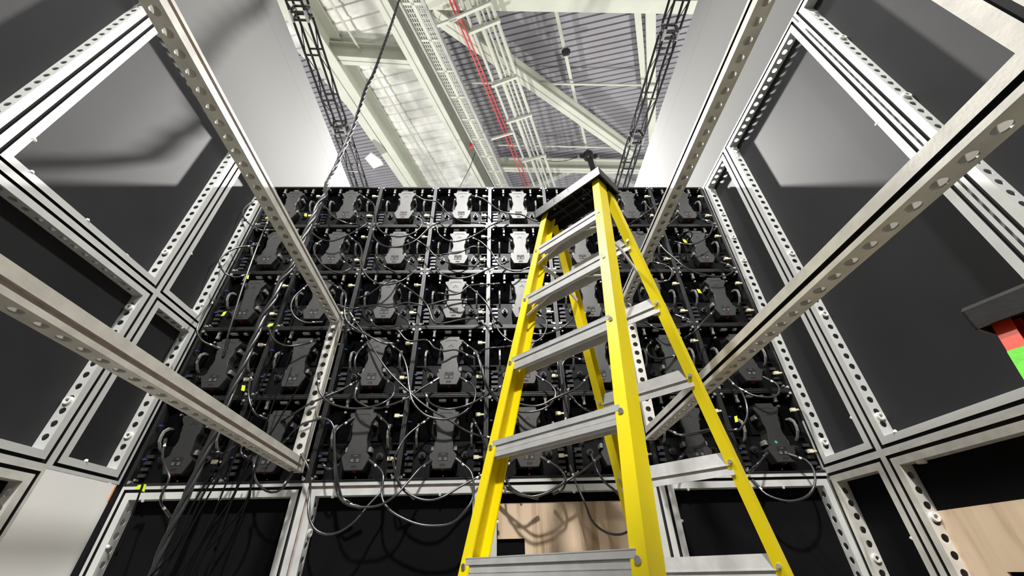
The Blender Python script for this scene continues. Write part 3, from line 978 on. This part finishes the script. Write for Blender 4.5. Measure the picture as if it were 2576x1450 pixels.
top = pix_path([(1020, -60, .28), (1004, 0, .28), (985, 60, .285), (962, 125, .28), (940, 185, .275), (922, 220, .285), (905, 270, .275), (887, 322, .285), (870, 362, .275), (857, 388, .285), (848, 412, .27),
                (834, 440, .24), (826, 456, .13), (822, 464, 0.0)])
low = pix_path([(818, 490, -.11), (800, 515, -.12), (789, 545, -.13), (772, 580, -.13), (755, 620, -.13), (735, 670, -.13), (705, 710, -.13), (690, 750, -.13), (660, 800, -.13), (648, 835, -.13),
                (628, 880, -.13), (612, 920, -.13), (585, 980, -.13), (560, 1050, -.13), (520, 1130, -.13), (490, 1200, -.13), (450, 1290, -.13), (410, 1380, -.12), (380, 1460, -.12)])
path = spline(top + low, 0.02)
t = thing('cable_bundle', 'thick glossy black twisted cable bundle dropping from the roof over the LED wall', 'cable', path[-1])
acc = 0
for s in range(3):
    pp, rr = [], []
    acc = 0
    for i, p in enumerate(path):
        d = (path[min(i + 1, len(path) - 1)] - path[max(i - 1, 0)])
        acc += d.length / 2
        d.normalize()
        a1 = d.cross(Vector((0, 1, 0.2))).normalized()
        a2 = d.cross(a1)
        an = acc * 2 * math.pi / 0.42 + s * 2 * math.pi / 3
        pp.append(p + (a1 * math.cos(an) + a2 * math.sin(an)) * 0.0105)
    MB().tube(pp, 0.0115, 8).build('strand', 'cable_black', t, smooth=True)
MB().tube(path, 0.012, 8).build('core', 'cable_black', t, smooth=True)

# ------------------------------------------------------------------ black box trusses hung in the hall
def truss(label, p0, p1, wd, extra=0.0):
    p0, p1 = Vector(p0), Vector(p1)
    d = (p1 - p0).normalized()
    s = d.cross(Vector((0, 0, 1))).normalized()
    up = Vector((0, 0, 1))
    L = (p1 - p0).length
    t = thing('box_truss', label, 'truss', p0, 'black box trusses')
    co = [s * -wd / 2, s * wd / 2, s * wd / 2 + up * wd, s * -wd / 2 + up * wd]
    for c in co:
        MB().tube([p0 + c, p1 + c], .026, 8).build('chord', 'truss_black', t, smooth=True)
    n = int(L / 1.0)
    for i in range(n + 1):
        q = p0 + d * (i * 1.0)
        e = q + d * 0.5
        e2 = q + d * 1.0
        for (a_, b_) in ((0, 1), (3, 2)):
            MB().bar(q + co[a_], q + co[b_], .03, .03).build('rung', 'truss_black', t)
        if i < n:
            for (a_, b_) in ((0, 3), (1, 2)):
                m = MB().tube([q + co[a_], e + co[b_]], .011, 6)
                m.build('lacing', 'truss_black', t)
                m = MB().tube([e + co[b_], e2 + co[a_]], .011, 6)
                m.build('lacing', 'truss_black', t)
    for k in range(int(L / 2.5) + 1):      # coupling plates
        q = p0 + d * (1.45 + 2.5 * k + extra)
        m = MB()
        for a_, b_ in ((0, 1), (1, 2), (2, 3), (3, 0)):
            m.bar(q + co[a_], q + co[b_], .05, .03, up=d)
            m.bar(q + d * .14 + co[a_], q + d * .14 + co[b_], .05, .03, up=d)
        m.build('coupler', 'truss_black', t)
        for c in co:
            MB().tube([q + c - d * .04, q + c + d * .18], .032, 8).build('coupler_bolt', 'steel', t)
    return t


ZT = 8.6
a0, a1 = on(738, 0, 2, ZT), on(902, 470, 2, ZT)
dd = (a1 - a0).normalized()
truss('black box truss beside the header of the white-panel wall, nearer the twisted cable', a0 - dd * 3, a1 + dd * 5, .29, 1.75)
a0, a1 = on(1716, 0, 2, ZT), on(1566, 470, 2, ZT)
dd = (a1 - a0).normalized()
truss('black box truss beside the header of the plywood side wall', a0 - dd * 3, a1 + dd * 5, .29, 2.1)

# ------------------------------------------------------------------ hall roof (its own pitched plane)
D1 = Vector((0.286, 0.914, 0.289)).normalized()
D2 = Vector((0.958, -0.264, -0.112))
D2 = (D2 - D1 * D1.dot(D2)).normalized()
NN = D1.cross(D2)
if NN.z > 0:
    NN = -NN            # NN looks down into the hall
R0 = Vector((0.696, 4.949, 13.0))


def roof(u, v, off=0.0):
    d = ray(u, v)
    q = R0 + NN * off
    return CAM + d * ((q - CAM).dot(NN) / d.dot(NN))


def RP(s, t_, off=0.0):
    return R0 + D1 * s + D2 * t_ + NN * off


def deck(name, s0, s1, t0, t1, pitch, gw, gd, m, label):
    b = MB()
    prof = []
    s = s0
    while s < s1:
        prof += [(s, 0), (s + pitch - gw, 0), (s + pitch - gw * .8, -gd), (s + pitch - gw * .2, -gd)]
        s += pitch
    vs = [RP(a_, t0, o_) for a_, o_ in prof] + [RP(a_, t1, o_) for a_, o_ in prof]
    n = len(prof)
    b.add(vs, [(i, i + 1, n + i + 1, n + i) for i in range(n - 1)])
    o = b.build(name, m, org=RP((s0 + s1) / 2, (t0 + t1) / 2))
    tag(o, label, None, kind='structure')


deck('ceiling', -10, 22, -2.5, 16, .2, .055, .05, 'deck_grey', 'grey ribbed steel roof deck')
deck('ceiling_strip', -10, 22, -6.0, -2.5, .40, .12, .05, 'deck_lit', 'ribbed roof deck between two girders, uplight painted into its colour')  # uplight between the girders is put into a lighter deck colour
deck('ceiling_side', -10, 22, -18, -6.0, .2, .055, .05, 'deck_grey', 'grey ribbed roof deck beyond the brightened strip')


def ibeam(m, p, q, wd, ht, up, tf=.05, tw=.04):
    p, q, up = Vector(p), Vector(q), Vector(up).normalized()
    h = up * (ht / 2 - tf / 2)
    m.bar(p + h, q + h, wd, tf, up)
    m.bar(p - h, q - h, wd, tf, up)
    m.bar(p, q, tw, ht, up)


def ext(p, q, a_=3, b_=4):
    d = (q - p).normalized()
    return p - d * a_, q + d * b_


def roofthing(name, label, cat, m, material, org, group=None, parts=None):
    o = m.build(name, material, org=org)
    return tag(o, label, cat, group)


GB = 'cream steel roof girders'
m = MB()
p, q = ext(roof(846, 156, .45), roof(1046, 467, .45), 5, 6)
ibeam(m, p, q, .62, .85, NN)
roofthing('roof_girder', 'broad cream steel girder on the truss side of the brightened roof strip', 'beam', m, 'steel_cream', p, GB)
m = MB()
p, q = ext(roof(976, 0, .4), roof(1221, 467, .4), 5, 6)
ibeam(m, p, q, .34, .75, NN)
roofthing('roof_girder', 'cream steel girder between the brightened roof strip and the mesh cable tray', 'beam', m, 'steel_cream', p, GB)
m = MB()
ibeam(m, roof(820, 131, .45), roof(1050, 146, .45), .3, .55, NN)
roofthing('roof_girder', 'short cream cross girder spanning the brightened roof strip', 'beam', m, 'steel_cream', roof(832, 131, .4), GB)
m = MB()
p, q = ext(roof(829, 0, .35), roof(1114, 467, .35), 5, 6)
m.tube([p, q], .035, 8)
roofthing('conduit', 'cream conduit running under the brightened roof strip', 'pipe', m, 'steel_cream', p)
# mesh cable tray / walkway
pl, ql = ext(roof(1004, 0, 1.0), roof(1246, 467, 1.0), 4, 5)
pr, qr = ext(roof(1064, 0, 1.0), roof(1278, 467, 1.0), 4, 5)
t = thing('mesh_walkway', 'pale mesh walkway with rails hung beside the roof girder', 'walkway', pl)
MB().bar(pl, ql, .05, .16, NN).build('side_rail', 'steel_grey', t)
MB().bar(pr, qr, .09, .16, NN).build('side_rail', 'steel_grey', t)
MB().bar((pl + pr) / 2, (ql + qr) / 2, .08, .05, NN).build('middle_rail', 'steel_cream', t)
LW = (ql - pl).length
nr = int(LW / 1.0)
for i in range(nr + 1):
    k = i / nr
    MB().bar(pl.lerp(ql, k), pr.lerp(qr, k), .07, .05, NN).build('cross_bar', 'steel_cream', t)
m = MB()
for i in range(nr * 8):
    k = i / (nr * 8)
    m.bar(pl.lerp(ql, k), pr.lerp(qr, k), .025, .012, NN)
for j in range(1, 10):
    k = j / 10
    m.bar(pl.lerp(pr, k), ql.lerp(qr, k), .022, .012, NN)
o = m.build('wire_mesh', 'steel_cream', t)
o['kind'] = 'stuff'
# straight pipes of the pipe rack
GP = 'pale pipes of the roof pipe rack'
for (a_, b_, r_, lab) in (((1160, 0), (1344, 467), .040, 'pale pipe of the rack nearest the red pipes'),
                          ((1189, 0), (1362, 467), .06, 'thickest pale pipe of the roof pipe rack'),
                          ((1203, 0), (1372, 467), .026, 'thin pale pipe next to the thickest rack pipe'),
                          ((1218, 0), (1381, 467), .036, 'pale pipe second from the outer edge of the rack'),
                          ((1233, 0), (1395, 467), .050, 'pale pipe on the outer edge of the rack by the conduit')):
    p, q = ext(roof(*a_, 1.3), roof(*b_, 1.3), 4, 5)
    m = MB().tube([p, q], r_, 10)
    o = m.build('rack_pipe', 'steel_cream', smooth=True, org=p)
    tag(o, lab, 'pipe', GP)
for k, (a_, b_) in enumerate((((1131, 0), (1322, 467)), ((1141, 0), (1331, 467)))):
    p, q = ext(roof(*a_, 1.2), roof(*b_, 1.2), 4, 5)
    o = MB().tube([p, q], .02, 8).build('red_pipe', 'pipe_red', smooth=True, org=p)
    tag(o, ('slim red pipe beside the mesh walkway', 'slim red pipe beside the pale pipe rack')[k], 'pipe', 'pair of red pipes')
GT = 'trapeze brackets under the roof pipes'
for k, (a_, b_) in enumerate((((1182, 83), (1258, 52)), ((1237, 217), (1302, 193)), ((1275, 309), (1338, 289)), ((1314, 407), (1374, 391)), ((1130, 52), (1236, 6)), ((1100, 64), (1150, 46)), ((1236, 350), (1290, 334)))):
    off = 1.42
    p, q = roof(*a_, off), roof(*b_, off)
    t = thing('trapeze_bracket', ('pale pipe bracket nearest the top cross girder but one', 'pale pipe bracket at the thin mid-deck tie rod', 'pale pipe bracket between the two tie rods',
               'pale pipe bracket closest to the far cross girder', 'long pale bracket spanning red pipes and pipe rack', 'short pale bracket between mesh walkway and red pipes at the diagonal brace',
               'short pale bracket carrying the red pipes beside the second tie rod')[k], 'bracket', p, GT)
    MB().bar(p, q, .07, .07, NN).build('channel', 'steel_cream', t)
    for e in (p, q):
        e2 = e.lerp((p + q) / 2, .06)
        MB().tube([e2, Vector((e2.x, e2.y, e2.z + 1.35))], .008, 6).build('hanger_rod', 'steel_grey', t)
# wide diagonal and cross members
GM = 'cream roof bracing members'
for (a_, b_, off, wd, ht, lab, kind) in (
        ((1085, 20), (1590, 384), .75, .36, .4, 'broad cream diagonal brace crossing the grey roof deck', 'I'),
        ((1070, -4), (1760, 8), .9, .34, .3, 'cream cross girder at the near end of the grey deck', 'B'),
        ((1250, 414), (1640, 420), .7, .3, .5, 'cream cross girder behind the hoist', 'I'),
        ((1602, 14), (1623, 240), .35, .17, .2, 'slim cream strut beside the wide strut on the grey deck', 'B'),
        ((1636, 14), (1640, 350), .5, .25, .25, 'wide cream strut under the grey deck by the truss', 'B')):
    p, q = roof(*a_, off), roof(*b_, off)
    m = MB()
    if kind == 'I':
        ibeam(m, p, q, wd, ht, NN)
    else:
        m.bar(p, q, wd, ht, NN)
    roofthing('roof_brace', lab, 'beam', m, 'steel_cream', p, GM)
for (a_, b_, off, lab) in (((1165, 208), (1668, 215), .7, 'thin cream tie rod crossing the rack at mid deck'), ((1240, 365), (1620, 373), .7, 'thin cream tie rod crossing just before the far girder')):
    p, q = roof(*a_, off), roof(*b_, off)
    o = MB().tube([p, q], .035, 8).build('tie_rod', 'steel_cream', smooth=True, org=p)
    tag(o, lab, 'rod', 'thin roof tie rods')
pts = [roof(1394, 4, .5), roof(1421, 128, .5), roof(1452, 270, .5), roof(1480, 388, .5)]
m = MB()
for p, q in zip(pts[:-1], pts[1:]):
    m.bar(p, q, .09, .09, NN)
roofthing('conduit', 'cream conduit crossing the deck and ending at the black hoist', 'pipe', m, 'steel_cream', pts[0])
for (a_, b_, lab) in (((1330, 474), (1462, 416), 'far pale roof brace sloping towards the pipe rack'), ((1500, 416), (1610, 474), 'far pale roof brace sloping towards the plywood wall truss')):
    p, q = roof(*a_, .3), roof(*b_, .3)
    m = MB().bar(p, q, .28, .2, NN)
    roofthing('roof_brace', lab, 'beam', m, 'steel_grey', p, GM)
for k, (u, v0, v1) in enumerate(((1296, 78, 165), (1326, 175, 260), (1357, 275, 340), (1381, 350, 400), (1500, 360, 420))):
    p = roof(u, v1, 1.2)
    o = MB().tube([p, Vector((p.x, p.y, p.z + 1.6))], .010, 6).build('drop_rod', 'steel_grey', org=p)
    tag(o, 'thin bare rod hanging from the grey roof deck', 'rod', 'bare drop rods')
# hoist and small fittings
h = roof(1480, 392, .8)
t = thing('chain_hoist', 'small black chain hoist hanging below the roof conduit', 'hoist', h)
m = MB()
m.tube([h + Vector((0, 0, .22)), h + Vector((0, 0, .1)), h + Vector((0, 0, -.12)), h + Vector((0, 0, -.2))], [.1, .2, .2, .12], 12)
m.build('motor', 'truss_black', t)
MB().bar(h + Vector((-.34, 0, -.02)), h + Vector((.34, 0, -.05)), .12, .12).build('arm', 'truss_black', t)
for x in (-.36, .36):
    MB().ring(h + Vector((x, 0, -.06)), (0, 1, 0), .05, .08, .06).build('shackle', 'steel', t)
MB().bar(h + Vector((-.05, -.1, -.22)), h + Vector((.1, -.1, .08)), .07, .03).build('foil_strip', 'foil', t)
MB().tube([h + Vector((.03, 0, -.15)), h + Vector((.08, -.05, -1.4))], .11, 10).build('chain_bag', 'truss_black', t)
pb = [h + Vector((-.2, 0, .05)), roof(1420, 405, .9), roof(1370, 402, .9), roof(1335, 372, .9), roof(1300, 335, .9)]
o = MB().tube(spline(pb, .1), .012, 6).build('hoist_lead', 'cable_matt', smooth=True, org=pb[0])
tag(o, 'thin black lead drooping from the hoist to the pipe rack', 'cable')
h = roof(1424, 131, .62)
m = MB().tube([h - D2 * .12, h - D2 * .06, h + D2 * .06, h + D2 * .12], [.06, .1, .1, .05], 10)
roofthing('beam_clamp', 'small black clamp on the roof conduit', 'clamp', m, 'truss_black', h)
h = roof(1184, 362, 1.0)
m = MB().tube([h, h + Vector((.02, 0, -.2)), h + Vector((-.03, 0, -.28))], [.05, .07, .02], 8)
roofthing('red_ribbon', 'small red ribbon tied to the walkway rail', 'ribbon', m, 'pipe_red', h)
wr = [roof(1195, 385, .95), roof(1180, 425, .95), roof(1158, 468, .95), roof(1140, 500, .95)]
o = MB().tube(spline(wr, .1), .012, 6).build('stay_wire', 'cable_matt', smooth=True, org=wr[0])
tag(o, 'thin black wire hanging from the girder by the red ribbon', 'wire')
c0 = [roof(u, v, 1.5) for (u, v) in ((918, 396), (933, 382), (958, 400), (965, 412), (940, 422))]
m = MB()
n = len(c0)
m.add(c0 + [x + NN * .05 for x in c0], [tuple(range(n)), tuple(range(2 * n - 1, n - 1, -1))] + [(i, (i + 1) % n, n + (i + 1) % n, n + i) for i in range(n)])
roofthing('hanging_sheet', 'crumpled white sheet hung beside the box truss', 'sheet', m, 'sheet_white', c0[0])
for (u, v) in ((1122, 131), (1218, 338)):
    h = roof(u, v, .95)
    m = MB().tube([h, h - NN * .12], .09, 10)
    roofthing('walkway_lamp', 'small round yellowish fitting on the mesh walkway rail', 'fitting', m, 'plastic_cream', h, 'walkway fittings')
bpy.context.view_layer.update()
